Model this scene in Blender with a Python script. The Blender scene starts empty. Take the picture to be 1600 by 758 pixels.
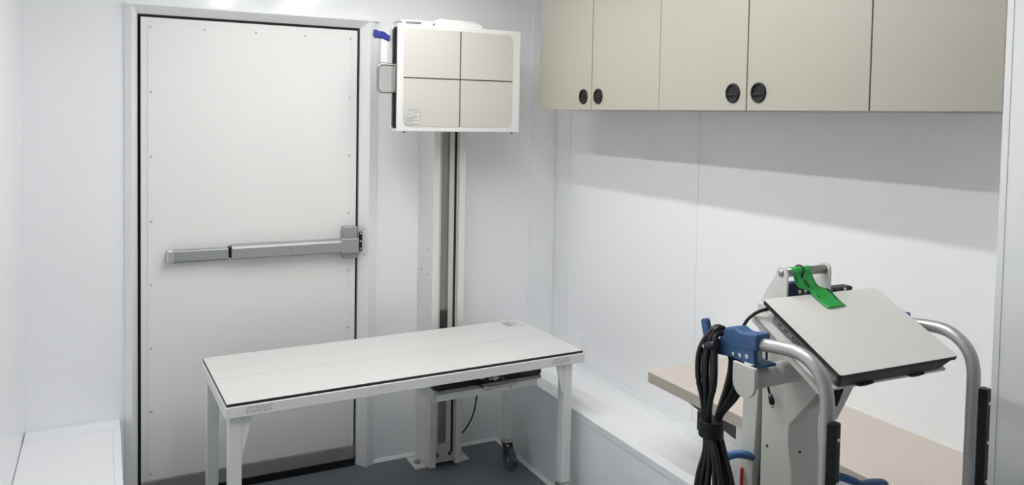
import bpy, bmesh, math, random
from mathutils import Vector, Matrix
random.seed(4)
S = bpy.context.scene
C = S.collection
V = Vector

# ---------------------------------------------------------------- materials
def mat(name, col, rough=.5, metal=0.0, noise=0.0, nscale=20.0, spec=.5, bump=0.0, bscale=200.0, coat=0.0, emit=None):
    m = bpy.data.materials.new(name); m.use_nodes = True
    nt = m.node_tree; b = nt.nodes['Principled BSDF']
    b.inputs['Roughness'].default_value = rough
    b.inputs['Metallic'].default_value = metal
    b.inputs['Specular IOR Level'].default_value = spec
    b.inputs['Coat Weight'].default_value = coat
    b.inputs['Coat Roughness'].default_value = .12
    tc = nt.nodes.new('ShaderNodeTexCoord')
    nz = nt.nodes.new('ShaderNodeTexNoise'); nz.inputs['Scale'].default_value = nscale
    nz.inputs['Detail'].default_value = 4
    nt.links.new(tc.outputs['Object'], nz.inputs['Vector'])
    mx = nt.nodes.new('ShaderNodeMix'); mx.data_type = 'RGBA'
    c = list(col) + [1]
    mx.inputs[6].default_value = [max(0, x * (1 - noise)) for x in col] + [1]
    mx.inputs[7].default_value = [min(1, x * (1 + noise)) for x in col] + [1]
    nt.links.new(nz.outputs['Fac'], mx.inputs[0])
    nt.links.new(mx.outputs[2], b.inputs['Base Color'])
    if bump:
        n2 = nt.nodes.new('ShaderNodeTexNoise'); n2.inputs['Scale'].default_value = bscale
        nt.links.new(tc.outputs['Object'], n2.inputs['Vector'])
        bp = nt.nodes.new('ShaderNodeBump'); bp.inputs['Strength'].default_value = bump
        bp.inputs['Distance'].default_value = .002
        nt.links.new(n2.outputs['Fac'], bp.inputs['Height'])
        nt.links.new(bp.outputs['Normal'], b.inputs['Normal'])
    if emit:
        b.inputs['Emission Color'].default_value = list(emit[0]) + [1]
        b.inputs['Emission Strength'].default_value = emit[1]
    return m

def lin(r, g, b):
    f = lambda c: (c / 255 / 12.92) if c / 255 <= .04045 else ((c / 255 + .055) / 1.055) ** 2.4
    return (f(r), f(g), f(b))

M = {}
M['wall'] = mat('white_frp_panel', (.868, .876, .89), .13, noise=.012, nscale=1.5, bump=.04, bscale=6, spec=.45)
M['ceil'] = mat('ceiling_white', (.88, .88, .88), .5, noise=.01)
M['trim'] = mat('white_trim', (.84, .85, .86), .3, noise=.01)
M['box'] = mat('white_box_top', (.84, .845, .86), .38, noise=.01, nscale=4)
M['floor'] = mat('grey_vinyl_floor', lin(112, 118, 122), .5, noise=.12, nscale=90, bump=.12, bscale=300, spec=.35)
M['door'] = mat('white_door_paint', (.80, .80, .775), .42, noise=.012, nscale=3)
M['doorrail'] = mat('door_edge_white', (.78, .78, .76), .35, noise=.01)
M['kick'] = mat('brushed_aluminium', (.42, .41, .39), .42, metal=.65, noise=.06, nscale=30)
M['bar'] = mat('grey_satin_metal', (.40, .41, .42), .42, metal=.55, noise=.05, nscale=40)
M['darkbar'] = mat('dull_grey_metal', (.26, .255, .245), .42, metal=.5, noise=.06, nscale=40)
M['barlight'] = mat('light_satin_metal', (.62, .63, .64), .3, metal=.6, noise=.04)
M['black'] = mat('black_rubber', (.010, .010, .012), .45, noise=.2, spec=.3)
M['blackplastic'] = mat('black_plastic', (.014, .014, .017), .38, noise=.2)
M['gap'] = mat('dark_gap', (.01, .01, .01), .8, noise=.1)
M['powder'] = mat('white_powder_coat', (.72, .72, .695), .38, noise=.015, nscale=8)
M['tablepaint'] = mat('white_table_paint', (.74, .745, .745), .36, noise=.012, nscale=8)
M['core'] = mat('black_laminate_core', (.02, .02, .022), .45, noise=.1)
M['tabletop'] = mat('white_compact_laminate', (.69, .675, .66), .42, noise=.012, nscale=6)
M['seam'] = mat('grey_score_line', (.55, .55, .54), .5, noise=.05)
M['panel'] = mat('warm_beige_panel', (.57, .55, .505), .45, noise=.012, nscale=5)
M['cab'] = mat('putty_laminate', (.375, .36, .30), .42, noise=.02, nscale=5)
M['cabin'] = mat('cabinet_carcass', (.30, .29, .25), .6, noise=.05)
M['counter'] = mat('beige_speckled_laminate', (.60, .54, .475), .42, noise=.06, nscale=140)
M['cedge'] = mat('tan_edge_band', (.44, .405, .35), .45, noise=.05, nscale=60)
M['bracketgrey'] = mat('dark_grey_bracket', (.19, .18, .17), .5, noise=.08)
M['steel'] = mat('brushed_steel', (.42, .40, .37), .32, metal=.9, noise=.12, nscale=25)
M['slotsteel'] = mat('slot_steel', (.30, .29, .27), .38, metal=.7, noise=.12, nscale=6)
M['chrome'] = mat('chrome', (.72, .72, .72), .15, metal=1, noise=.03)
M['navy'] = mat('navy_plastic', lin(35, 42, 130), .42, noise=.08)
M['blue'] = mat('blue_plastic', lin(56, 94, 140), .45, noise=.05)
M['darkblue'] = mat('dark_blue_plastic', lin(28, 46, 84), .45, noise=.1)
M['cart'] = mat('off_white_cart_paint', (.66, .665, .61), .4, noise=.015, nscale=10)
M['cartlight'] = mat('white_cart_sheet', (.78, .78, .74), .36, noise=.012, nscale=10)
M['cartgrey'] = mat('cart_slot_grey', (.10, .10, .095), .6, noise=.1)
M['tube'] = mat('silver_hammered_tube', (.52, .52, .51), .38, metal=.55, noise=.1, nscale=350, bump=.1, bscale=600)
M['lid'] = mat('laptop_lid_silver', (.82, .805, .765), .38, noise=.01, nscale=10)
M['laptopbody'] = mat('laptop_dark_grey', (.075, .075, .078), .4, metal=.3, noise=.08)
M['laptopside'] = mat('laptop_side_grey', (.27, .27, .265), .38, metal=.5, noise=.06)
M['green'] = mat('green_tag_card', (.03, .43, .075), .45, noise=.05, nscale=60)
M['ink'] = mat('black_ink', (.01, .06, .015), .6, noise=.1)
M['greyink'] = mat('grey_ink', (.30, .30, .28), .6, noise=.1)
M['tanink'] = mat('tan_ink', (.52, .49, .40), .6, noise=.1)
M['sticker'] = mat('silver_sticker', (.60, .60, .56), .4, noise=.06, nscale=150)
M['cable'] = mat('black_cable', (.008, .008, .009), .36, noise=.2)
M['tyre'] = mat('blue_grey_tyre', (.10, .12, .14), .5, noise=.1)
M['red'] = mat('red_plastic', (.55, .05, .04), .45, noise=.05)
M['darkgrey'] = mat('dark_grey_metal', (.07, .068, .064), .4, metal=.5, noise=.1)
M['lamp'] = mat('led_diffuser', (.9, .9, .9), .4, emit=((1.0, 1.0, 1.0), 43.0))

# ---------------------------------------------------------------- mesh builder
class MB:
    def __init__(s): s.v = []; s.f = []; s.m = []; s.sm = []; s.mats = []; s.cur = 0
    def use(s, key):
        m = M[key]
        if m not in s.mats: s.mats.append(m)
        s.cur = s.mats.index(m); return s
    def add(s, vs, fs, smooth=False):
        b = len(s.v); s.v += [V(p) for p in vs]
        for f in fs:
            s.f.append([b + i for i in f]); s.m.append(s.cur); s.sm.append(smooth)
        return s
    def box(s, x0, x1, y0, y1, z0, z1):
        x0, x1 = sorted((x0, x1)); y0, y1 = sorted((y0, y1)); z0, z1 = sorted((z0, z1))
        vs = [(x0,y0,z0),(x1,y0,z0),(x1,y1,z0),(x0,y1,z0),(x0,y0,z1),(x1,y0,z1),(x1,y1,z1),(x0,y1,z1)]
        return s.add(vs, [(0,3,2,1),(4,5,6,7),(0,1,5,4),(1,2,6,5),(2,3,7,6),(3,0,4,7)])
    def bbox(s, x0, x1, y0, y1, z0, z1, b=.003, seg=2):
        """box with rounded edges"""
        bm = bmesh.new(); bmesh.ops.create_cube(bm, size=1)
        for v in bm.verts:
            v.co = V(((x0+x1)/2 + v.co.x*abs(x1-x0), (y0+y1)/2 + v.co.y*abs(y1-y0), (z0+z1)/2 + v.co.z*abs(z1-z0)))
        bmesh.ops.bevel(bm, geom=bm.edges[:], offset=b, segments=seg, profile=.5, affect='EDGES')
        bm.verts.index_update()
        s.add([v.co.copy() for v in bm.verts], [[v.index for v in f.verts] for f in bm.faces]); bm.free(); return s
    def prism(s, pts, axis, a0, a1, bevel=0):
        """polygon pts (2D in the two other axes) extruded along axis from a0 to a1"""
        def P(p, a):
            return {'x': (a, p[0], p[1]), 'y': (p[0], a, p[1]), 'z': (p[0], p[1], a)}[axis]
        bm = bmesh.new()
        A = [bm.verts.new(P(p, a0)) for p in pts]; B = [bm.verts.new(P(p, a1)) for p in pts]
        n = len(pts)
        bm.faces.new(A[::-1]); bm.faces.new(B)
        for i in range(n): bm.faces.new((A[i], A[(i+1) % n], B[(i+1) % n], B[i]))
        bmesh.ops.recalc_face_normals(bm, faces=bm.faces[:])
        if bevel: bmesh.ops.bevel(bm, geom=bm.edges[:], offset=bevel, segments=2, profile=.5, affect='EDGES')
        bm.verts.index_update()
        s.add([v.co.copy() for v in bm.verts], [[v.index for v in f.verts] for f in bm.faces]); bm.free(); return s
    def tube(s, pts, r, n=14, closed=False, caps=True):
        pts = [V(p) for p in pts]; N = len(pts); rings = []
        T = []
        for i in range(N):
            if closed: t = pts[(i+1) % N] - pts[i-1]
            else: t = pts[min(i+1, N-1)] - pts[max(i-1, 0)]
            T.append(t.normalized())
        up = V((0,0,1)) if abs(T[0].z) < .9 else V((1,0,0))
        nrm = (up - T[0]*up.dot(T[0])).normalized()
        vs = []
        for i in range(N):
            if i: 
                nrm = nrm - T[i]*nrm.dot(T[i]); nrm.normalize()
            bn = T[i].cross(nrm)
            for k in range(n):
                a = 2*math.pi*k/n
                rr = r[i] if isinstance(r, (list, tuple)) else r
                vs.append(pts[i] + (nrm*math.cos(a) + bn*math.sin(a))*rr)
        fs = []
        for i in range(N if closed else N-1):
            j = (i+1) % N
            for k in range(n): fs.append((i*n+k, i*n+(k+1) % n, j*n+(k+1) % n, j*n+k))
        s.add(vs, fs, True)
        if caps and not closed:
            b = len(s.v) - len(vs)
            s.f.append([b+k for k in range(n)][::-1]); s.m.append(s.cur); s.sm.append(False)
            s.f.append([b+(N-1)*n+k for k in range(n)]); s.m.append(s.cur); s.sm.append(False)
        return s
    def cyl(s, a, b, r, n=20): return s.tube([a, b], r, n)
    def dome(s, c, axis, r, h, n=12):
        """screw head: shallow dome at c pointing along axis"""
        ax = V(axis).normalized(); c = V(c)
        return s.tube([c, c+ax*h*.45, c+ax*h*.8, c+ax*h], [r, r*.95, r*.72, r*.25], n)
    def lathe(s, c, axis, prof, n=28):
        """profile [(radius, height along axis)]"""
        ax = V(axis).normalized(); c = V(c)
        a1 = ax.orthogonal().normalized(); a2 = ax.cross(a1); k = len(prof); vs = []
        for r, h in prof:
            vs += [c + ax*h + (a1*math.cos(2*math.pi*i/n) + a2*math.sin(2*math.pi*i/n))*r for i in range(n)]
        fs = [(j*n+i, j*n+(i+1) % n, (j+1)*n+(i+1) % n, (j+1)*n+i) for j in range(k-1) for i in range(n)]
        fs += [list(range(n))[::-1], [(k-1)*n+i for i in range(n)]]
        return s.add(vs, fs)
    def frame_quad(s, o, u, v, w, h):
        o = V(o); u = V(u); v = V(v)
        return s.add([o, o+u*w, o+u*w+v*h, o+v*h], [(0,1,2,3)])
    def build(s, name, parent=None, key=None, local=False, label=None):
        me = bpy.data.meshes.new(name)
        off = V((0,0,0))
        if parent is not None and not local:
            p = parent
            while p is not None: off = off + p.location; p = p.parent
        o = bpy.data.objects.new(name, me)
        org = V((0,0,0))
        if parent is None and s.v:
            xs = [p.x for p in s.v]; ys = [p.y for p in s.v]; zs = [p.z for p in s.v]
            org = V(((min(xs)+max(xs))/2, (min(ys)+max(ys))/2, min(zs))); o.location = org
        me.from_pydata([tuple(p - off - org) for p in s.v], [], s.f)
        if not s.mats: s.use(key)
        for m in s.mats: me.materials.append(m)
        for p, mi, sm in zip(me.polygons, s.m, s.sm): p.material_index = mi; p.use_smooth = sm
        bm = bmesh.new(); bm.from_mesh(me); bmesh.ops.recalc_face_normals(bm, faces=bm.faces[:]); bm.to_mesh(me); bm.free()
        me.update()
        C.objects.link(o)
        if parent is not None: o.parent = parent
        if label: o['label'] = label
        return o

def mb(key): return MB().use(key)
def tag(o, label, cat, group=None, kind=None):
    o['label'] = label; o['category'] = cat
    if group: o['group'] = group
    if kind: o['kind'] = kind
    return o
def thing(name, loc, label, cat, rz=0, group=None, kind=None):
    o = bpy.data.objects.new(name, None); C.objects.link(o); o.location = loc; o.rotation_euler = (0,0,rz)
    o.empty_display_size = .05
    return tag(o, label, cat, group, kind)
def copy_thing(root, loc, label, group):
    r = root.copy(); C.objects.link(r); r.location = loc; r['label'] = label; r['group'] = group
    for ch in list(root.children):
        c = ch.copy(); C.objects.link(c); c.parent = r
        for g in list(ch.children):
            d = g.copy(); C.objects.link(d); d.parent = c
    return r
def smooth_curve(pts, k=6, closed=False):
    """Catmull-Rom through pts"""
    pts = [V(p) for p in pts]; n = len(pts); out = []
    rng = range(n) if closed else range(n-1)
    for i in rng:
        if closed: p0, p1, p2, p3 = pts[i-1], pts[i], pts[(i+1) % n], pts[(i+2) % n]
        else: p0, p1, p2, p3 = pts[max(i-1,0)], pts[i], pts[i+1], pts[min(i+2,n-1)]
        for j in range(k):
            t = j/k
            out.append(.5*((2*p1) + (p2-p0)*t + (2*p0-5*p1+4*p2-p3)*t*t + (3*p1-p0-3*p2+p3)*t**3))
    if not closed: out.append(pts[-1])
    return out

# ---------------------------------------------------------------- room
XL, XR, YB, ZC = -.404, 1.964, -5.2, 2.38
W, H = .915, 2.03
st = 'structure'
def struct(name, b, label, cat): return tag(b.build(name), label, cat, kind=st)

struct('floor', mb('floor').box(XL-.1, XR+.1, YB-.1, .12, -.05, 0), 'dark grey vinyl floor', 'floor')
struct('ceiling', mb('ceil').box(XL-.1, XR+.1, YB-.1, .12, ZC, ZC+.05), 'white ceiling with two strip lights', 'ceiling')
wf = mb('wall')
wf.box(XL, -.03, 0, .1, 0, ZC); wf.box(W+.03, XR, 0, .1, 0, ZC); wf.box(-.03, W+.03, 0, .1, H+.03, ZC)
struct('wall_far', wf, 'glossy white end wall around the door', 'wall')
struct('wall_left', mb('wall').box(XL-.1, XL, YB, .1, 0, ZC), 'glossy white wall above the low box', 'wall')
struct('wall_right', mb('wall').box(XR, XR+.1, YB, .1, 0, ZC), 'glossy white wall under the putty cabinets', 'wall')
struct('wall_back', mb('wall').box(XL-.1, XR+.1, YB-.1, YB, 0, ZC), 'white wall behind the viewpoint', 'wall')
# tall white partition, flush with the cabinet fronts
pt = mb('wall').box(1.634, XR, -3.4, -2.50, 0, ZC)
pt.use('trim').box(1.6325, 1.645, -2.513, -2.4985, 0, ZC)
struct('wall_partition', pt, 'tall white partition at the end of the counter and cabinets', 'wall')
# panel joint strips
struct('trim_1', mb('trim').bbox(XR-.0022, XR, -1.118, -1.112, .41, 1.72, .0008), 'thin vertical panel joint on the wall under the cabinets', 'trim')
ct = mb('trim'); ct.bbox(XR-.004, XR, -.151, -.004, .41, ZC, .0015); ct.bbox(XR-.152, XR-.004, -.004, 0, .41, ZC, .0015)
struct('trim_2', ct, 'white corner panel trim in the far corner of the room', 'trim')
bbd = mb('trim')
bbd.prism([(-.013, 0), (-.003, .013), (0, .014), (0, 0)], 'x', .985, 1.647)
struct('baseboard_far', bbd, 'thin white cove strip along the end wall floor', 'baseboard')
struct('baseboard_right', mb('trim').prism([(1.647, 0), (1.647, .014), (1.644, .013), (1.634, 0)], 'y', -4.0, -.013), 'thin white cove strip along the foot of the long bench', 'baseboard')

# door frame (casing + splayed jamb)
fr = mb('trim')
def splay(x0, x1, z1, xi0, xi1, zi1, y0, y1):
    # outer rectangle edge at y0, inner at y1 ; sides and top
    fr.add([(x0,y0,0),(xi0,y1,0),(xi0,y1,zi1),(x0,y0,z1)], [(0,1,2,3)])
    fr.add([(x1,y0,0),(xi1,y1,0),(xi1,y1,zi1),(x1,y0,z1)], [(3,2,1,0)])
    fr.add([(x0,y0,z1),(xi0,y1,zi1),(xi1,y1,zi1),(x1,y0,z1)], [(0,1,2,3)])
splay(-.026, W+.040, H+.034, -.004, W+.004, H+.004, -.036, .014)
splay(-.026, W+.040, H+.034, -.05, W+.083, H+.034, -.036, -.012)
fr.box(-.05, -.03, -.012, 0, 0, H+.034); fr.box(W+.045, W+.083, -.012, 0, 0, H+.034)
fr.box(-.05, W+.083, -.036, .0, H+.0345, H+.045)
struct('trim_3', fr, 'white metal door frame with splayed jambs', 'trim')

# ---------------------------------------------------------------- door
dr = thing('door_1', (0, .016, 0), 'white outward-opening door with grey push bar in the end wall', 'door', kind=st)
mb('black').box(-.003, W+.003, .03, .05, 0, H+.003).build('gasket', dr)
lf = mb('doorrail').bbox(.008, W-.008, .010, .045, .03, H-.008, .002)
lf.build('leaf', dr)
pn = mb('door').bbox(.034, W-.043, .0065, .012, .098, H-.036, .0015)
pn.build('inner_panel', dr)
kp = mb('kick').bbox(.008, W-.008, .002, .012, .036, .097, .002)
for i in range(9): kp.dome((.06+i*.1, .002, .085), (0,-1,0), .0045, .003, 8)
kp.build('kick_plate', dr)
mb('black').bbox(.006, W-.006, .004, .03, .002, .036, .003).build('door_sweep', dr)
for x in (.046, W-.043-.004+.0):
    for i in range(8):
        z = 1.984 - i*.2655
        if z < .12: continue
        mb('barlight').dome((x if x < .5 else .872, .0065, z), (0,-1,0), .0055, .0035, 10).build('screw', dr)
for x in (.251, .46, .668): mb('barlight').dome((x, .0065, 1.984), (0,-1,0), .0055, .0035, 10).build('screw', dr)
# push bar
YD = .0065
pb = mb('bar').bbox(.128, .345, YD-.045, YD, 1.019, 1.063, .004)
pb.box(.128, .345, YD-.03, YD, 1.010, 1.019)
pbo = pb.build('push_bar_rail', dr, label='grey fixed rail of the push bar')
mb('barlight').bbox(.104, .130, YD-.048, YD, 1.016, 1.066, .004).build('end_cap', pbo)
mb('black').bbox(.343, .358, YD-.036, YD, 1.021, 1.064, .001).build('bar_gap', pbo)
pp = mb('bar').prism([(YD-.058, 1.020), (YD-.06, 1.062), (YD-.052, 1.071), (YD-.0, 1.073), (YD-.0, 1.014), (YD-.054, 1.014)], 'x', .356, .842, .002)
ppo = pp.build('push_bar', dr, label='thicker grey push bar')
mb('black').dome((.60, YD-.0595, 1.050), (0,-1,0), .003, .001, 8).build('bar_screw', ppo)
hd = mb('bar').bbox(.838, .902, YD-.045, YD, .985, 1.130, .004)
hdo = hd.build('latch_case', dr)
mb('bar').bbox(.826, .905, YD-.064, YD-.02, 1.012, 1.078, .004).build('latch_cover', hdo)
sk = mb('black').bbox(W+.004, W+.017, -.012, .0, 1.012, 1.10, .002)
sk.use('barlight')
for z in (1.022, 1.056, 1.092): sk.dome((W+.010, -.012, z), (0,-1,0), .005, .003, 8)
for x, z in ((W+.025, 1.115), (W+.038, 1.10), (W+.038, 1.018), (W+.025, .995)): sk.dome((x, -.0155, z), (0,-1,0), .005, .003, 8)
tag(sk.build('strike_plate'), 'black latch strike with screws on the door jamb', 'strike plate')

# ---------------------------------------------------------------- low boxes (wheel wells) left and right
bl = thing('storage_box', (-.237, -1.1, 0), 'low white box against the end wall beside the door hinge edge', 'box')
b = mb('box'); b.box(XL+.002, -.073, -2.6, -.002, 0, .372)
b.build('body', bl)
t = mb('trim')
t.prism([(-.095, .372), (-.095, .3765), (-.071, .3765), (-.0695, .375), (-.0695, .34), (-.073, .34), (-.073, .372)], 'y', -2.6, -.1025)
t.prism([(-.002, .388), (-.005, .388), (-.005, .3785), (-.1, .377), (-.1015, .372), (-.002, .372)], 'x', XL+.005, -.071)
t.build('edge_trim', bl)

bn = thing('bench', (1.80, -1.3, 0), 'long low white bench along the wall under the counter', 'bench')
b = mb('wall'); b.box(1.6475, XR-.002, -2.497, -.006, 0, .405)
b.build('body', bn)
t = mb('trim')
t.prism([(1.6475, .379), (1.6455, .379), (1.6455, .4055), (1.6475, .4075), (1.69, .4075), (1.69, .405), (1.6475, .405)], 'y', -2.49, -.008)
t.build('edge_trim', bn)
t = mb('trim').prism([(XR-.002, .44), (XR-.005, .44), (XR-.005, .4085), (XR-.042, .4085), (XR-.042, .405), (XR-.002, .405)], 'y', -2.49, -.008)
t.build('wall_trim', bn)

# ---------------------------------------------------------------- wall cabinets
XC, ZB, ZT = 1.634, 1.677, 2.372
def handle(y, parent):
    h = mb('black').lathe((XC-.0005, y, 1.731), (-1,0,0), [(.0305, 0), (.0305, .0035), (.0295, .005), (.027, .0055), (.0245, .005), (.023, .0012), (.022, .0008), (.010, .0008)], 32)
    h.bbox(XC-.0055, XC-.001, y-.0215, y+.0215, 1.722, 1.729, .0012)
    return h.build('handle', parent)
def cab_body(y0, y1, parent):
    b = mb('cabin').box(XC+.021, XR-.001, y0+.0008, y1-.0008, ZB+.002, ZT)
    b.use('cab').box(XC+.02, XR-.001, y1-.018, y1-.0004, ZB, ZT)
    b.box(XC+.021, XR-.001, y0+.0008, y1-.0008, ZB, ZB+.004)
    return b.build('carcass', parent)
def cab_door(y0, y1, parent, hy=None):
    d = mb('cab').bbox(XC, XC+.0195, y0, y1, ZB-.001, ZT, .0015).build('door', parent)
    if hy is not None: handle(hy, d)
    return d
y1 = -.404
cb = thing('wall_cabinet', (1.80, -.841, ZB), 'putty wall cabinet nearest the end wall with two small oval black pulls', 'cabinet', group='putty wall cabinets')
cab_body(-1.279, y1, cb)
cab_door(-.835, y1-.001, cb, -.779)
cab_door(-1.2775, -.840, cb, -.889)
cb2 = copy_thing(cb, (1.80, -.841-.875, ZB), 'middle putty wall cabinet with a pair of black pulls, above the laptop cart', 'putty wall cabinets')
c3 = thing('wall_cabinet', (1.80, -2.33, ZB), 'putty wall cabinet next to the white partition, no pull showing', 'cabinet', group='putty wall cabinets')
cab_body(-2.498, -2.154, c3); cab_door(-2.4965, -2.1565, c3)

# ---------------------------------------------------------------- counter
cn = thing('counter', (1.78, -1.9, .75), 'beige laminate counter with tan edge fixed to the wall behind the cart', 'counter')
XF, CY0, CY1 = 1.59, -2.498, -1.30
def rc(x0, x1, y0, y1, r):
    pts = [(x1, y0), (x1, y1)]
    for i in range(9):
        a = math.pi/2 + math.pi/2*i/8
        pts.append((x0+r+r*math.cos(a), y1-r+r*math.sin(a)))
    pts.append((x0, y0)); return pts
mb('cedge').prism(rc(XF, XR-.001, CY0, CY1, .022), 'z', .7125, .7485).build('slab', cn)
mb('counter').prism(rc(XF+.001, XR-.001, CY0, CY1-.001, .021), 'z', .7485, .7500).build('worktop', cn)
# support brackets under the counter
for yb in (-1.52, -2.25):
    b = mb('bracketgrey').prism([(1.604, .7125), (1.604, .705), (1.812, .545), (1.812, .605), (XR-.002, .63), (XR-.002, .7125)], 'y', yb-.004, yb+.004)
    b.box(1.61, XR-.002, yb-.02, yb+.02, .7085, .7125)
    b.box(XR-.006, XR-.002, yb-.02, yb+.02, .56, .7125)
    b.build('bracket', cn)
mb('trim').box(XR-.004, XR-.001, CY0, CY1, .75, .756).build('back_bead', cn)

# wall outlet on the right wall above the bench
ou = thing('wall_outlet', (XR, -.29, .50), 'small white outlet plate on the wall just past the table corner', 'outlet')
mb('trim').bbox(XR-.008, XR-.0005, -.325, -.25, .47, .575, .002).build('cover_plate', ou)
for z in (.50, .543): mb('trim').bbox(XR-.0105, XR-.007, -.303, -.272, z-.014, z+.014, .002).build('socket', ou)

# ---------------------------------------------------------------- x-ray wall stand
ws = thing('x_ray_wall_stand', (1.29, -.1, 0), 'white upright x-ray stand with square detector, bolted down beside the door', 'x-ray stand')
Z1 = 2.03
c = mb('powder')
c.prism([(1.211, -.004), (1.211, -.19), (1.241, -.19), (1.241, -.15), (1.339, -.15), (1.339, -.19), (1.369, -.19), (1.369, -.004)], 'z', .008, Z1)
co = c.build('column', ws)
ip = mb('panel')
ip.box(1.2415, 1.258, -.170, -.15, .02, Z1); ip.box(1.2985, 1.3215, -.170, -.15, .02, Z1); ip.box(1.258, 1.2985, -.170, -.15, .02, .105)
ip.box(1.3345, 1.3385, -.168, -.15, .02, Z1); ip.box(1.3215, 1.3345, -.170, -.15, .02, .06)
ip.build('inner_track', ws, label='beige inner track of the column')
mb('slotsteel').box(1.2575, 1.299, -.158, -.1505, .10, Z1).build('steel_band', ws)
mb('darkgrey').bbox(1.259, 1.2975, -.168, -.152, .60, .735, .002).build('counterweight', ws)
mb('gap').box(1.3217, 1.3343, -.168, -.1505, .06, Z1).build('cable_slot', ws)
for x in (1.252, 1.318): mb('darkgrey').dome((x, -.170, .055), (0,-1,0), .011, .008, 6).build('bolt', ws)
def base_plate(x0, x1, bx):
    p = mb('powder').bbox(x0, x1, -.165, -.035, .0, .008, .0015).build('base_plate', ws)
    q = mb('steel').cyl((bx, -.105, .008), (bx, -.105, .011), .016, 16); q.cyl((bx, -.105, .011), (bx, -.105, .022), .010, 6)
    q.build('anchor_bolt', p)
base_plate(1.152, 1.2105, 1.182); base_plate(1.3695, 1.423, 1.398)
for z, y in ((.905, -.14), (1.02, -.13), (.912, -.05)): mb('darkgrey').dome((1.211, y, z), (-1,0,0), .004, .002, 8).build('column_screw', ws)
# detector
X0, X1, Zb, Zt, YF, YK = .967, 1.546, 1.572, 2.025, -.380, -.306
d = mb('powder')
d.bbox(X0, X1, YF, YF+.014, Zb, Zt, .003)          # front plate frame
d.box(X0+.004, X1-.002, YF+.012, YK, Zt-.012, Zt-.001)
d.box(X0+.004, X1-.002, YF+.012, YK, Zb+.001, Zb+.012)
d.box(X1-.012, X1-.001, YF+.012, YK, Zb+.005, Zt-.005)
d.bbox(X0-.002, X1-.001, YK-.001, YK+.014, Zb+.002, Zt-.002, .003)
hs = d.build('detector_housing', ws)
def rrect(x0, x1, z0, z1, r, n=6):
    pts = []
    for cx, cz, a0 in ((x1-r, z1-r, 0), (x0+r, z1-r, 90), (x0+r, z0+r, 180), (x1-r, z0+r, 270)):
        for i in range(n+1):
            a = math.radians(a0 + 90*i/n); pts.append((cx+r*math.cos(a), cz+r*math.sin(a)))
    return pts
FX0, FX1, FZ0, FZ1 = .993, 1.506, 1.594, 2.007
mb('panel').prism(rrect(FX0, FX1, FZ0, FZ1, .028), 'y', YF-.0016, YF+.002).build('face_panel', ws, label='beige square face panel')
g = mb('darkgrey'); g.box(FX0, FX1, YF-.0024, YF-.001, 1.7972, 1.8018); g.box(1.2493, 1.2537, YF-.0024, YF-.001, FZ0, FZ1)
g.build('centre_cross', ws, label='dark centring cross on the face panel')
lb = mb('sticker').box(1.001, 1.069, YF-.0026, YF-.001, 1.603, 1.668)
lb.use('greyink')
for i, (a, w) in enumerate(((.012, .044), (.036, .026), (.006, .030), (.040, .012), (.006, .050), (.006, .036), (.006, .054), (.006, .030))):
    z = 1.661 - i*.0068; lb.box(1.001+a, 1.001+a+w, YF-.0031, YF-.002, z-.0018, z+.0012)
for bx in ((1.001, 1.069, 1.603, 1.6042), (1.001, 1.069, 1.6668, 1.668), (1.001, 1.0022, 1.603, 1.668), (1.0678, 1.069, 1.603, 1.668)): lb.box(bx[0], bx[1], YF-.0031, YF-.002, bx[2], bx[3])
lb.build('rating_label', ws, label='small rating label in a corner of the face')
# cassette slot in the open left side
s_ = mb('gap').box(X0+.006, X0+.02, YF+.014, YK-.002, Zb+.013, Zt-.013); s_.build('cassette_slot', ws)
s_ = mb('darkgrey').bbox(X0-.001, X0+.010, YK-.018, YK-.001, Zb+.02, Zt-.02, .002); s_.build('slot_rail', ws)
pl = mb('steel').bbox(X0-.004, X0+.008, YF+.022, YK-.004, 1.735, 1.856, .002).build('tray_plate', ws)
hx, hy = .893, -.345
hp = [(X0-.002, hy, 1.851), (hx+.022, hy, 1.852), (hx+.008, hy, 1.848), (hx, hy, 1.836), (hx, hy, 1.795), (hx, hy, 1.752), (hx+.008, hy, 1.741), (hx+.022, hy, 1.737), (X0-.002, hy, 1.739)]
mb('steel').tube(smooth_curve(hp, 5), .0055, 10).build('tray_handle', pl)
# navy brake grip on a white post left of the detector
lv = mb('powder'); ly = -.27
lv.bbox(.926, .957, ly-.012, ly+.012, 1.862, 1.968, .003); lv.cyl((.93, ly, 1.985), (.99, ly, 1.985), .009, 12); lv.box(.972, 1.01, ly-.03, ly+.012, 1.965, 2.005)
lv.box(.978, 1.002, ly-.05, ly+.02, 1.855, 2.0)
lvo = lv.build('brake_post', ws)
mb('navy').prism([(.898, 2.004), (.918, 1.997), (.938, 1.996), (.955, 1.985), (.964, 1.976), (.963, 1.952), (.940, 1.962), (.920, 1.968), (.903, 1.968), (.896, 1.978)], 'y', ly-.016, ly+.016, .004).build('brake_grip', lvo, label='navy blue grip')
mb('darkgrey').box(.928, .954, ly-.010, ly+.010, 1.853, 1.862).build('post_foot', lvo)
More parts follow.
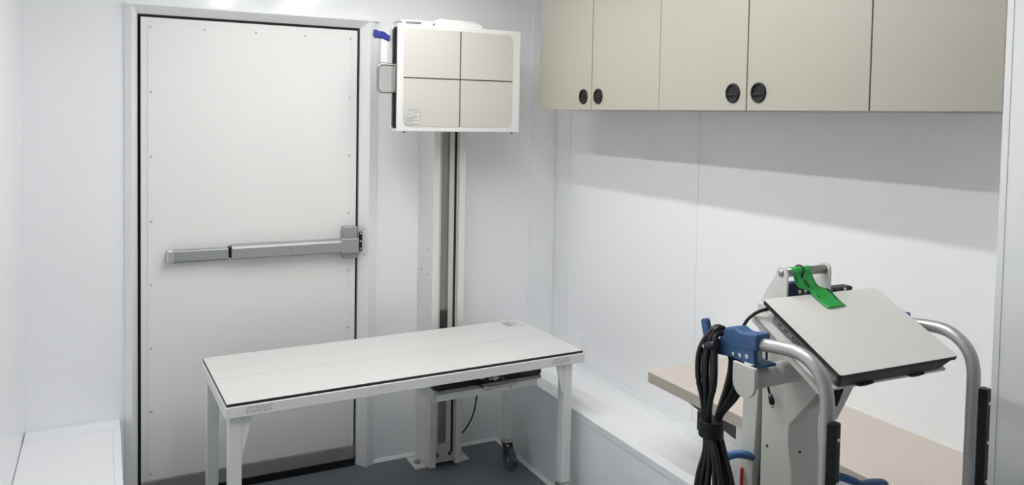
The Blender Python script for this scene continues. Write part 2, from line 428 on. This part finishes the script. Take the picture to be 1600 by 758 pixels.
# carriage behind the detector, showing over its top edge
k = mb('powder')
k.prism([(1.13, 2.0), (1.16, 2.058), (1.195, 2.068), (1.36, 2.062), (1.385, 2.05), (1.40, 2.0)], 'y', -.30, -.195, .004)
k.prism([(1.262, 2.0), (1.285, 2.048), (1.372, 2.044), (1.39, 2.0)], 'y', -.34, -.30, .003)
k.bbox(1.17, 1.40, -.306, -.19, 1.66, 2.0, .004)
ko = k.build('carriage', ws)
k = mb('powder').bbox(1.005, 1.16, -.30, -.20, 2.044, 2.052, .002); k.box(1.01, 1.03, -.30, -.22, 1.99, 2.046)
k.box(1.1, 1.16, -.30, -.22, 1.99, 2.046)
k.build('top_bracket', ws)
for x in (1.0, 1.51): mb('darkgrey').cyl((x, YF+.006, Zb-.006), (x, YF+.006, Zb), .005, 10).build('housing_screw', ws)
mb('darkgrey').cyl((1.0, -.342, 2.024), (1.0, -.342, 2.031), .006, 10).build('housing_screw', ws)
# loose cable bulge beside the column and the loop below the table
cbk = mb('cable').tube(smooth_curve([(1.371, -.03, 1.51), (1.378, -.03, 1.46), (1.390, -.03, 1.40), (1.388, -.03, 1.33), (1.376, -.03, 1.26), (1.371, -.03, 1.20)], 5), .004, 8)
cbk.build('cable_bulge', ws, label='thin dark cable bowing out beside the column')
cbl = mb('cable').tube(smooth_curve([(1.42, -.43, .527), (1.425, -.42, .50), (1.45, -.30, .43), (1.472, -.16, .35), (1.476, -.12, .277), (1.465, -.12, .216), (1.442, -.12, .163), (1.408, -.12, .122), (1.3735, -.11, .105)], 6), .0038, 8)
tag(cbl.build('detector_cable'), 'thin black cable looping from under the table to the column', 'cable')
cl = mb('trim').bbox(1.372, 1.418, -.022, -.001, .765, .80, .003); cl.use('darkgrey').box(1.374, 1.40, -.024, -.0215, .787, .791); cl.dome((1.382, -.022, .774), (0,-1,0), .004, .003, 8)
tag(cl.build('cable_clip'), 'small white cable clip on the wall beside the column', 'cable clip')

# ---------------------------------------------------------------- table
TY = math.radians(1.73)
tb = thing('x_ray_table', (.231, -.865, 0), 'white steel x-ray table on castors with white laminate top', 'table', rz=TY)
TL, TW, TH = 1.40, .55, .686
lo = dict(local=True)
p = mb('core').box(0, TL, 0, TW, TH-.0105, TH-.0012)
p.use('tabletop').box(.0005, TL-.0005, .0005, TW-.0005, TH-.0012, TH)
p.use('seam').box(.004, TL-.004, .268, .2705, TH-.0005, TH+.0003)
p.build('tabletop', tb, **lo)
f = mb('tablepaint'); e = .006; zf0, zf1 = .638, TH-.0105
f.bbox(-e, TL+e, -e, .034, zf0, zf1, .0025); f.bbox(-e, TL+e, TW-.034, TW+e, zf0, zf1, .0025)
f.bbox(-e, .034, .03, TW-.03, zf0, zf1, .0025); f.bbox(TL-.034, TL+e, .03, TW-.03, zf0, zf1, .0025)
f.box(.02, TL-.02, .02, TW-.02, zf1-.004, zf1)
f.build('frame', tb, **lo)
def caster(x, y, parent, rot, s=1.0, pfx=True):
    R = Matrix.Rotation(rot, 4, 'Z'); T = Matrix.Translation((x, y, 0))
    def xf(b):
        b.v = [T @ R @ p for p in b.v]; return b
    r = .052*s
    k = mb('chrome').cyl((0,0,.118*s), (0,0,.135*s), .022*s, 20); k.bbox(-.024*s, .024*s, -.024*s, .024*s, .121*s, .1355*s, .003)
    k.use('darkgrey')
    for sy in (-1, 1):
        k.prism([(-.02*s, .118*s), (.022*s, .118*s), (.036*s, .046*s), (.024*s, .040*s)], 'y', sy*.017*s-.0015, sy*.017*s+.0015)
    k.box(-.022*s, .022*s, -.018*s, .018*s, .114*s, .119*s)
    ko = xf(k).build('caster', parent, **lo)
    w = mb('tyre').lathe((.028*s, -.013*s, r), (0,1,0), [(.010*s, 0), (r*.86, 0), (r, .006*s), (r, .020*s), (r*.86, .026*s), (.010*s, .026*s)], 28)
    w.use('barlight').cyl((.028*s, -.0145*s, r), (.028*s, .0145*s, r), .014*s, 16)
    xf(w).build('wheel', ko, **lo)
    bkl = mb('darkgrey').prism([(.03*s, .11*s), (.062*s, .085*s), (.085*s, .04*s), (.078*s, .03*s), (.055*s, .07*s), (.03*s, .098*s)], 'y', -.012*s, .012*s, .002)
    xf(bkl).build('brake_lever', ko, **lo)
lw = .043
for lx, ly, fx in ((.008, .012, 1), (TL-lw-.042, .012, -1), (.008, TW-lw-.008, 1), (TL-lw-.042, TW-lw-.008, -1)):
    L = mb('tablepaint').bbox(lx, lx+lw, ly, ly+lw, .136, zf0, .004).build('leg', tb, **lo)
    gx = lx+lw if fx > 0 else lx
    G = mb('tablepaint').prism([(gx, zf0), (gx+fx*.034, zf0), (gx+fx*.03, zf0-.012), (gx+fx*.006, zf0-.118), (gx, zf0-.118)], 'y', ly+.002, ly+.009)
    G.build('gusset', L, **lo)
    caster(lx+lw/2, ly+lw/2, tb, math.radians(272 if fx < 0 else 200))
# stencil-like marks on the front rail
def marks(u0, n, key):
    b = mb(key)
    rnd = random.Random(u0)
    for i in range(n):
        x = u0 + i*.0095; sl = .009; zb = .648 + rnd.uniform(-.001, .002); zt = zb + .021
        b.add([(x, -e-.0005, zb), (x+.0036, -e-.0005, zb), (x+.0036+sl, -e-.0005, zt), (x+sl, -e-.0005, zt)], [(0,1,2,3)])
        if i % 2 == 0: b.add([(x+.002, -e-.0005, zb), (x+.009, -e-.0005, zb), (x+.010, -e-.0005, zb+.004), (x+.003, -e-.0005, zb+.004)], [(0,1,2,3)])
        else: b.add([(x+sl-.004, -e-.0005, zt-.004), (x+sl+.004, -e-.0005, zt-.004), (x+sl+.005, -e-.0005, zt), (x+sl-.003, -e-.0005, zt)], [(0,1,2,3)])
    b.build('printed_mark', tb, **lo)
marks(.058, 9, 'tanink'); marks(1.245, 9, 'tanink')
# sticker on the top
sx, sy = TL-.112, TW-.105
q = mb('sticker').box(sx, sx+.085, sy, sy+.085, TH, TH+.0006); q.use('greyink')
for i in range(6): q.box(sx+.006, sx+.03+.045*((i*37) % 10)/10+.0, sy+.010+i*.0125, sy+.015+i*.0125, TH+.0004, TH+.001)
q.build('rating_label', tb, label='grey rating label on the far corner of the top', **lo)
# detector tray under the top
u0, u1, v0 = .783, 1.232, .080
ty = mb('tablepaint'); ty.bbox(u0, u1, v0, v0+.012, .541, .574, .002)
ty.box(u0, u1, v0+.01, .46, .541, .547); ty.box(u0-.004, u0+.004, v0+.02, .46, .530, .638); ty.box(u1-.004, u1+.004, v0+.06, .46, .530, .638)
tyo = ty.build('detector_tray', tb, **lo)
mb('darkbar').prism([(v0-.012, .572), (v0+.012, .572), (v0+.012, .587), (v0-.009, .587), (v0-.012, .582)], 'x', u0-.001, u1+.010, .002).build('tray_lip', tyo, label='grey metal lip', **lo)
ci = mb('gap').box(u0+.006, u1+.002, v0-.005, v0+.40, .589, .632); ci.use('blackplastic').bbox(u1-.09, u1+.014, v0-.008, v0+.05, .588, .622, .006)
ci.bbox(u0-.016, u0+.012, v0-.006, v0+.03, .588, .615, .003)
ci.build('cassette_slot', tyo, **lo)
hp = [(.955, v0, .588), (.955, v0-.05, .588), (.962, v0-.06, .588), (.975, v0-.064, .588), (1.05, v0-.064, .589), (1.095, v0-.064, .590)]
hh = mb('steel').tube(smooth_curve(hp, 5), .0052, 10); hh.tube(smooth_curve([(1.06, v0, .615), (1.055, v0-.03, .605), (1.06, v0-.06, .593)], 5), .0045, 8)
hh.build('tray_handle', tyo, **lo)
la = mb('panel').bbox(1.0, 1.05, v0-.014, v0+.012, .598, .607, .004); la.cyl((1.025, v0-.014, .606), (1.025, v0-.02, .606), .010, 14); la.bbox(.965, .985, v0-.008, v0+.01, .604, .612, .003)
la.build('latch', tyo, **lo)
mb('steel').dome((1.105, v0, .553), (0,-1,0), .005, .003, 8).build('tray_screw', tyo, **lo)

# ---------------------------------------------------------------- cart
ca = thing('x_ray_cart', (1.22, -2.36, 0), 'off-white wheeled cart with silver tube handles and blue clamps, in the foreground', 'cart')
CX0, CX1 = 1.176, 1.268
# tilted tray frame (u along width, v up the slope, n normal)
o_ = V((1.118, -2.526, 1.167)); u_ = V((.99939, -.0349, 0)); v_ = V((.03148, .90146, .43171)); n_ = V((-.01507, -.43144, .90201))
def L(u, v, n=0): return o_ + u_*u + v_*v + n_*n
def lbox(b, u0, u1, v0, v1, n0, n1):
    vs = [L(a, bb, c) for c in (n0, n1) for a, bb in ((u0,v0),(u1,v0),(u1,v1),(u0,v1))]
    return b.add(vs, [(0,3,2,1),(4,5,6,7),(0,1,5,4),(1,2,6,5),(2,3,7,6),(3,0,4,7)])
def lprism(b, pts, n0, n1):
    k = len(pts); vs = [L(a, c, n0) for a, c in pts] + [L(a, c, n1) for a, c in pts]
    fs = [list(range(k))[::-1], list(range(k, 2*k))] + [[i, (i+1) % k, k+(i+1) % k, k+i] for i in range(k)]
    return b.add(vs, fs)
# column body: side profile in (y, z)
prof = [(-2.36, .10), (-2.36, .90), (-2.349, .955), (-2.349, 1.185), (-2.28, 1.219), (-2.262, 1.213), (-2.27, 1.01), (-2.272, .10)]
c = mb('cart').prism(prof, 'x', CX0+.001, CX1, .0025)
c.prism([(-2.345, .96), (-2.349, .955), (-2.350, .999), (-2.426, 1.097), (-2.464, 1.143), (-2.33, 1.198)], 'x', CX0, 1.218, .0015)
c.prism([(1.2245, 1.104), (1.250, 1.104), (1.2035, 1.042), (1.1935, 1.042)], 'y', -2.449, -2.36)
c.build('column', ca)
ms = mb('cart').prism([(-2.213, 1.09), (-2.198, .10), (-2.232, .10), (-2.2475, .83), (-2.262, 1.09)], 'x', CX0, CX1, .002)
ms.build('mast', ca)
mb('cartgrey').box(CX0+.02, CX1-.004, -2.29, -2.21, .10, 1.15).build('mast_slot', ca)
mb('darkgrey').dome((CX0+.001, -2.289, .931), (-1,0,0), .0038, .0012, 8).build('column_screw', ca)
mb('darkgrey').dome((1.202, -2.357, .940), (0,-1,0), .0032, .004, 8).build('column_screw', ca)
# sheet tray carrying the laptop
tr = mb('cartlight'); lprism(tr, [(-.030, .0), (.316, .0), (.316, .2), (.30, .225), (.0, .225), (-.022, .222)], -.036, -.031)
lprism(tr, [(-.030, .0), (-.027, .0), (-.019, .222), (-.022, .222)], -.046, -.031)
tro = tr.build('laptop_tray', ca)
mb('gap').prism([(1.206, 1.104), (1.2245, 1.104), (1.210, 1.066), (1.206, 1.062)], 'y', -2.446, -2.40).build('tray_hollow_shade', ca, label='black patch for the shaded hollow under the tray')  # solid black patch stands in for the shade inside the hollow tray bracket
# crossbar with flat end caps
cy, cz = -2.365, 1.117
def capprof(r):
    pts = [(cy-r, cz+.036), (cy-r, cz)]
    pts += [(cy + r*math.cos(a), cz + r*math.sin(a)) for a in [math.pi + math.pi*i/14 for i in range(1, 14)]]
    pts += [(cy+r, cz), (cy+r, cz+.036)]; return pts
cbx = mb('cart').cyl((1.036, cy+.006, cz+.004), (1.512, cy+.006, cz+.004), .0235, 28)
cbo = cbx.build('crossbar', ca)
for xa, xb in ((1.028, 1.0365), (1.5115, 1.520)): mb('cart').prism(capprof(.0315), 'x', xa, xb, .0015).build('end_cap', cbo)
# handle tubes
def handle_tube(x, bo):
    pts = [(x, -2.300, 1.184), (x, -2.355, 1.192), (x, -2.405, 1.199), (x, -2.445, 1.204), (x, -2.478, 1.205), (x, -2.505, 1.198), (x, -2.526, 1.184), (x, -2.540, 1.165), (x, -2.547, 1.142), (x, -2.549, 1.118), (x, -2.549, 1.05), (x, -2.549, .9), (x, -2.549, .5), (x, -2.549, .14)]
    h = mb('tube').tube(smooth_curve(pts, 5), .0132, 20).build('handle_tube', ca)
    bp = mb('blackplastic').prism([(x-.002+bo, -2.5625), (x+.008+bo, -2.575), (x+.021+bo, -2.575), (x+.024+bo, -2.572), (x+.024+bo, -2.556), (x+.0135+bo, -2.556), (x+.010+bo, -2.5605)], 'z', .30, 1.102, .002)
    bpo = bp.build('bumper_strip', h, label='black bumper strip')
    for z in (1.072, .99, .908, .826):
        mb('chrome').dome((x+.0155+bo, -2.575, z), (0,-1,0), .0042, .002, 10).build('bumper_screw', bpo)
for x, bo in ((1.058, -.0145), (1.488, -.001)): handle_tube(x, bo)
# blue clamps
def clamp(x, sgn):
    xa, xb = x-.019*sgn, x-.007*sgn      # plate on the outer side
    pl = mb('blue').prism([(-2.241, 1.202), (-2.248, 1.186), (-2.268, 1.175), (-2.288, 1.191), (-2.38, 1.190), (-2.382, 1.157), (-2.345, 1.1535), (-2.312, 1.1535), (-2.279, 1.149), (-2.258, 1.152), (-2.239, 1.166), (-2.227, 1.18), (-2.219, 1.207), (-2.222, 1.212), (-2.233, 1.216), (-2.237, 1.213)], 'x', xa, xb, .002)
    po = pl.build('cable_hook_plate', ca, label='blue clamp plate ending in an upturned hook')
    cp = mb('blue').prism([(-2.292, 1.180), (-2.290, 1.200), (-2.296, 1.212), (-2.322, 1.2185), (-2.336, 1.213), (-2.345, 1.2125), (-2.388, 1.2195), (-2.388, 1.184), (-2.330, 1.172), (-2.305, 1.172)], 'x', x-.0195*sgn, x+.019*sgn, .005)
    cp.build('tube_clamp', po)
    mb('blue').bbox(min(x-.008*sgn, x+.03*sgn), max(x-.008*sgn, x+.03*sgn), -2.395, -2.335, 1.1515, 1.158, .002).build('clamp_foot', po)
    for y, z in ((-2.322, 1.163), (-2.342, 1.165), (-2.362, 1.168)):
        mb('chrome').lathe((xa, y, z), (-sgn,0,0), [(.0048, 0), (.0048, .0014), (.0030, .0018), (.0024, .0008)], 14).build('clamp_screw', po)
clamp(1.058, 1); clamp(1.488, -1)
# carry rod between two rounded plates behind the laptop
def rodplate(x0, x1):
    pts = [(-2.225, 1.215), (-2.240, 1.255), (-2.276, 1.306)]
    cyy, czz, r = -2.2935, 1.3135, .0165
    pts += [(cyy + r*math.cos(a), czz + r*math.sin(a)) for a in [math.radians(30 + 150*i/10) for i in range(11)]]
    pts += [(-2.3105, 1.30), (-2.3105, 1.262), (-2.29, 1.215)]
    return mb('cartlight').prism(pts, 'x', x0, x1, .0012).build('rod_plate', ca)
A = rodplate(1.198, 1.204); B = rodplate(1.330, 1.336)
mb('steel').cyl((1.203, -2.2935, 1.3135), (1.331, -2.2935, 1.3135), .0098, 22).build('carry_rod', ca)
mb('steel').dome((1.198, -2.2935, 1.3135), (-1,0,0), .0075, .004, 14).build('rod_screw', A)
bb = mb('darkblue').bbox(1.245, 1.326, -2.262, -2.24, 1.236, 1.280, .004); bb.use('trim')
for x in (1.290, 1.308): bb.dome((x, -2.262, 1.258), (0,-1,0), .005, .003, 10)
bb.build('grip_block', ca, label='dark blue block between the rod plates')
bb = mb('blackplastic').bbox(1.40, 1.462, -2.266, -2.236, 1.2475, 1.258, .004); bb.use('chrome').bbox(1.428, 1.436, -2.268, -2.264, 1.25, 1.257, .001)
bb.use('blackplastic').box(1.39, 1.445, -2.262, -2.240, 1.2, 1.249)
bb.build('latch', ca, label='small black latch behind the laptop')
# cross bracket joining the parts behind the laptop to the column
mb('cart').box(1.19, 1.45, -2.258, -2.236, 1.20, 1.236).build('rear_crossbar', ca)
# blue cable hooks low on the mast
def lowhook(pts, name): mb('blue').tube(smooth_curve(pts, 6), [.009]*len(smooth_curve(pts, 6)), 12).build('cable_hook', ca, label=name)
lowhook([(1.18, -2.245, .887), (1.165, -2.240, .893), (1.150, -2.225, .892), (1.142, -2.206, .880), (1.140, -2.197, .86), (1.140, -2.196, .83), (1.140, -2.196, .79), (1.150, -2.20, .765)], 'blue hook low on the mast')
mb('red').bbox(1.166, 1.1745, -2.224, -2.219, .80, .856, .002).build('release_tab', ca, label='red tab beside the hook')
lowhook([(1.255, -2.345, .862), (1.275, -2.362, .872), (1.30, -2.38, .876), (1.325, -2.395, .868), (1.345, -2.40, .858), (1.38, -2.40, .855), (1.42, -2.40, .845), (1.43, -2.39, .82)], 'blue hook on the far side of the column')
# base on castors (below the frame)
bs = mb('cart').bbox(1.02, 1.53, -2.62, -2.12, .105, .15, .008); bs.build('base', ca)
# (local coordinates of the root are a pure translation)
def ccaster(x, y): caster(x - ca.location.x, y - ca.location.y, ca, .6, .78)
for x, y in ((1.06, -2.58), (1.49, -2.58), (1.06, -2.16), (1.49, -2.16)): ccaster(x, y)

# ---------------------------------------------------------------- laptop on the tray
lp = thing('laptop', tuple(L(.165, .1, -.03)), 'closed silver laptop lying on the sloping tray of the cart', 'laptop')
LW, LH = .3355, .2325
def lr(u0, u1, v0, v1, r, n=4):
    pts = []
    for cx, cz, a0 in ((u1-r, v1-r, 0), (u0+r, v1-r, 90), (u0+r, v0+r, 180), (u1-r, v0+r, 270)):
        for i in range(n+1):
            a = math.radians(a0 + 90*i/n); pts.append((cx+r*math.cos(a), cz+r*math.sin(a)))
    return pts
b = mb('blackplastic'); lprism(b, lr(0, LW, 0, LH, .006), -.009, -.0008)
b.use('lid'); lprism(b, lr(.0008, LW-.0008, .0008, LH, .005), -.0008, .0)
b.build('lid', lp)
b = mb('laptopbody')
def taper(b, pts0, n0, pts1, n1):
    k = len(pts0); vs = [L(a, c, n0) for a, c in pts0] + [L(a, c, n1) for a, c in pts1]
    fs = [list(range(k))[::-1], list(range(k, 2*k))] + [[i, (i+1) % k, k+(i+1) % k, k+i] for i in range(k)]
    return b.add(vs, fs)
taper(b, lr(.0045, LW-.040, -.001, .194, .008), -.0265, lr(.001, LW-.012, .0, .199, .008), -.0091)
b.build('base', lp)
b = mb('laptopside')
for u0 in (.0005,):
    b.add([L(.0038, .010, -.0258), L(.0038, .185, -.0258), L(.0006, .190, -.0095), L(.0006, .006, -.0095)], [(0,1,2,3)])
b.use('blackplastic')
def sidequad(v0, v1, n0, n1):
    f = lambda n: .0006 + (-.0095-n)/.0163*.0032 - .0006
    b.add([L(f(n0), v0, n0), L(f(n0), v1, n0), L(f(n1), v1, n1), L(f(n1), v0, n1)], [(0,1,2,3)])
sidequad(.166, .177, -.0215, -.0165); sidequad(.146, .158, -.0215, -.0165)
for i in range(12): sidequad(.06+i*.0062, .0637+i*.0062, -.0225, -.015)
sidequad(.01, .19, -.0132, -.0118)
b.build('port_side', lp, label='grey side edge with ports and vent slots')
for ua, ub in ((.05, .098), (.195, .243)):
    f = mb('blackplastic'); taper(f, lr(ua+.008, ub-.012, -.007, .02, .004), -.0306, lr(ua, ub, -.008, .03, .004), -.0262); f.build('foot', lp)
for ua, ub in ((.03, .06), (.24, .27)):
    f = mb('blackplastic'); lprism(f, lr(ua, ub, .17, .19, .004), -.0306, -.0262); f.build('foot', lp)

# ---------------------------------------------------------------- green tag on the rod
def ribbon(ctr, wid, offs, key, th=.0006, lift=0.0):
    pass
tg = thing('paper_tag', (1.25, -2.30, 1.30), 'bright green card tag tied to the carry rod and draped over the laptop', 'tag')
rows = []   # (left point, right point)
rc_ = V((0, -2.2935, 1.3135)); rr = .0115
for a in (150, 120, 90, 65, 40, 15, -10):
    aa = math.radians(a); y = rc_.y - rr*math.cos(aa)*1.0; z = rc_.z + rr*math.sin(aa)
    if a > 90: y = rc_.y - rr*math.cos(aa)
    rows.append((V((1.222, y, z)), V((1.280, y, z))))
rows.append((V((1.2235, -2.3085, 1.298)), V((1.2825, -2.3085, 1.298))))
rows.append((V((1.228, -2.318, 1.284)), V((1.287, -2.318, 1.283))))
rows.append((L(.128, .236, .0085), L(.190, .236, .006)))
rows.append((L(.132, .214, .0035), L(.192, .216, .003)))
rows.append((L(.134, .197, .0022), L(.191, .199, .0022)))
rows.append((L(.136, .181, .0028), L(.192, .183, .0028)))
def rpt(i, t): return rows[i][0].lerp(rows[i][1], t)
def rgrid(i):
    i0 = max(0, min(len(rows)-2, int(i))); f = i - i0
    return i0, f
def rp(i, t):
    lc = smooth_curve([r[0] for r in rows], 1) ; i0, f = rgrid(i)
    def cr(side):
        g = lambda j: rows[max(0, min(len(rows)-1, j))][side]
        p0, p1, p2, p3 = g(i0-1), g(i0), g(i0+1), g(i0+2)
        return .5*((2*p1) + (p2-p0)*f + (2*p0-5*p1+4*p2-p3)*f*f + (3*p1-p0-3*p2+p3)*f**3)
    return cr(0).lerp(cr(1), t)
b = mb('green'); NS = 48; NR = len(rows)-1
vs = []
for k in range(NS+1):
    for t in (0, .25, .5, .75, 1): vs.append(rp(NR*k/NS, t))
nb = len(vs); nrm = []
for k in range(NS+1):
    i = NR*k/NS; a = rp(min(NR, i+.2), .5)-rp(max(0, i-.2), .5); w = rp(i, 1)-rp(i, 0)
    nn = w.cross(a).normalized(); nrm.append(nn)
vs2 = [vs[k*5+j] + nrm[k]*.0007 for k in range(NS+1) for j in range(5)]
fs = []
for k in range(NS):
    for j in range(4):
        q = k*5+j; fs.append((q, q+1, q+6, q+5)); fs.append((nb+q+5, nb+q+6, nb+q+1, nb+q))
for k in range(NS):
    q = k*5; fs.append((q, q+5, nb+q+5, nb+q)); q = k*5+4; fs.append((q, nb+q, nb+q+5, q+5))
fs.append((0, nb, nb+1, 1)); 
for j in range(4):
    fs.append((j, nb+j, nb+j+1, j+1)); q = NS*5+j; fs.append((q, q+1, nb+q+1, nb+q))
b.add(vs+vs2, fs, True); tgo = b.build('card', tg)
b = mb('ink'); sgn = 1
def ink(t0, t1, i0, i1):
    K = 6
    for k in range(K):
        ia, ib = i0+(i1-i0)*k/K, i0+(i1-i0)*(k+1)/K
        def P(i, t):
            a = rp(min(NR, i+.2), .5)-rp(max(0, i-.2), .5); w = rp(i, 1)-rp(i, 0); nn = w.cross(a).normalized()
            if nn.y > .2 or nn.z < -.2: nn = -nn
            return rp(i, t) + nn*.0016
        b.add([P(ia, t0), P(ia, t1), P(ib, t1), P(ib, t0)], [(0,1,2,3)])
for t0, segs in ((.06, ((6.2, 7.4),)), (.40, ((5.8, 6.9), (7.1, 8.2))), (.50, ((7.0, 8.0),)), (.90, ((7.6, 8.6), (8.8, 9.7), (9.9, 10.7))), (.84, ((8.9, 9.5),)), (.12, ((9.6, 10.1),))):
    for a, c_ in segs: ink(t0, t0+.05, a, c_)
ink(.06, .94, 11.85, 11.93)
b.build('print', tg, label='dark print on the tag')
tie = mb('black').tube([V((1.249 + .004*math.sin(a), -2.2945 + .0146*math.cos(a), 1.3130 + .0146*math.sin(a))) for a in [2*math.pi*i/20 for i in range(20)]], .0018, 8, closed=True)
tie.build('cable_tie', tg, label='black cable tie')

# ---------------------------------------------------------------- cables of the cart
us = thing('usb_cable', (1.165, -2.30, 1.03), 'thin black lead with a plug, dangling beside the cart column', 'cable')
mb('cable').tube(smooth_curve([(1.168, -2.2925, 1.212), (1.1655, -2.2925, 1.19), (1.165, -2.291, 1.155), (1.1665, -2.290, 1.12), (1.166, -2.293, 1.085), (1.165, -2.300, 1.062), (1.165, -2.306, 1.050)], 6), .0026, 8).build('lead', us)
b = mb('blackplastic').tube([(1.165, -2.304, 1.054), (1.165, -2.308, 1.045), (1.165, -2.312, 1.034)], [.0036, .0062, .0062], 10); b.use('chrome').cyl((1.165, -2.312, 1.034), (1.165, -2.3145, 1.027), .004, 8)
b.build('plug', us)
lc_ = mb('cable').tube(smooth_curve([(1.083, -2.300, 1.195), (1.084, -2.304, 1.212), (1.088, -2.311, 1.227), (1.10, -2.317, 1.239), (1.115, -2.320, 1.2445), (1.13, -2.323, 1.2475), (1.15, -2.318, 1.2475), (1.165, -2.310, 1.2435), (1.18, -2.298, 1.242)], 6), .0035, 8)
tag(lc_.build('laptop_cable'), 'thin black cable from the blue clamp to the back of the laptop', 'cable')

pc = thing('power_cord', (1.05, -2.26, .66), 'thick black power cord coiled and strapped, hanging from the blue hook', 'cord')
NLOOP = 5
cord = mb('cable'); rng = random.Random(7)
for i in range(NLOOP):
    t = i/(NLOOP-1)
    yl = -2.243 - .050*t                      # front strands, far to near
    yr = -2.278 - .036*t                      # rear strands
    yb0 = -2.240 - .070*t + rng.uniform(-.006, .006)
    yb1 = -2.262 - .05*t + rng.uniform(-.006, .006)
    xo = 1.020 + .006*(i % 2); xi = 1.076 - .006*(i % 2)
    ytop = -2.259 - .018*t
    pts = [(xo, yl+.004, 1.09), (xo, yl+.004, 1.14), (xo+.004, (yl+ytop)/2+.002, 1.172), (1.033, ytop, 1.190+.007*(i % 2)), (1.045, ytop-.001, 1.195+.008*(i % 2)), (1.060, ytop-.001, 1.189+.007*(i % 2)), (xi, -2.272-.016*t, 1.155), (xi, yr, 1.12), (xi-.006, yr+.006, 1.07), (1.062, -2.258-.008*t, 1.01), (1.058, -2.258-.009*t, .978), (1.058, (yb1-2.26)/2, .93), (1.06, yb1, .86), (1.06, yb1-.01, .76), (1.055, yb1, .69), (1.045, (yb0+yb1)/2, .672), (1.032, yb0, .69), (1.030, yb0+.012, .76), (1.032, yb0+.010, .86), (1.036, (yb0-2.256)/2, .93), (1.038, -2.246-.012*t, .978), (1.034, -2.246-.014*t, 1.01), (xo+.004, (yl-2.256)/2, 1.05)]
    cord.tube(smooth_curve(pts, 4, True), .0065, 10, closed=True)
cord.build('coil', pc)
sp = mb('black')
ring = [(1.0475 + .026*math.cos(a), -2.253 + .028*math.sin(a)) for a in [2*math.pi*i/24 for i in range(24)]]
sp.prism(ring, 'z', .962, .997, .002)
sp.bbox(1.04, 1.052, -2.232, -2.214, .962, 1.006, .003)
sp.build('strap', pc, label='black strap around the coil')
pg = mb('blackplastic').tube([(1.012, -2.300, 1.180), (1.012, -2.292, 1.176), (1.012, -2.272, 1.168)], [.0075, .0085, .0085], 10); pg.use('chrome').tube([(1.012, -2.272, 1.168), (1.012, -2.264, 1.165)], [.0062, .0062], 10)
pg.build('plug', pc, label='plug with a bare metal tip')

# ---------------------------------------------------------------- lamps
for x, lab in ((.549, 'long strip light on the ceiling above the door side of the table'), (1.016, 'long strip light on the ceiling above the column')):
    lt = thing('ceiling_light', (x, -1.43, ZC-.012), lab, 'light', group='ceiling strip lights')
    h = mb('trim').bbox(x-.03, x+.03, -2.36, -.50, ZC-.012, ZC-.001, .002); h.build('housing', lt)
    mb('lamp').box(x-.017, x+.017, -2.34, -.52, ZC-.016, ZC-.0115).build('diffuser', lt)

# ---------------------------------------------------------------- world, camera, view
w = bpy.data.worlds.new('World'); S.world = w; w.use_nodes = True
w.node_tree.nodes['Background'].inputs[0].default_value = (.5, .5, .5, 1); w.node_tree.nodes['Background'].inputs[1].default_value = .1

def camR(y, p, r):
    y, p, r = map(math.radians, (y, p, r))
    f = V((-math.sin(y)*math.cos(p), math.cos(y)*math.cos(p), math.sin(p)))
    rt = V((math.cos(y), math.sin(y), 0)); up = rt.cross(f)
    return rt*math.cos(r) + up*math.sin(r), -rt*math.sin(r) + up*math.cos(r), f
cd = bpy.data.cameras.new('camera'); cam = bpy.data.objects.new('camera', cd); C.objects.link(cam)
rt, up, fw = camR(-27.1661, -2.3465, 1.0425)
m = Matrix((rt, up, -fw)).transposed().to_4x4(); m.translation = V((-.1188, -3.5562, 1.6491)); cam.matrix_world = m
cd.sensor_width = 36; cd.lens = 1238.07/1600*36
cd.shift_y = -(379 - 230.77)/1600
cd.clip_start = .02
S.camera = cam
S.cycles.max_bounces = 14; S.cycles.diffuse_bounces = 12; S.cycles.glossy_bounces = 6
S.cycles.caustics_reflective = False
S.view_settings.view_transform = 'Standard'; S.view_settings.look = 'None'; S.view_settings.gamma = 1
S.view_settings.use_curve_mapping = False; S.view_settings.exposure = 0.62
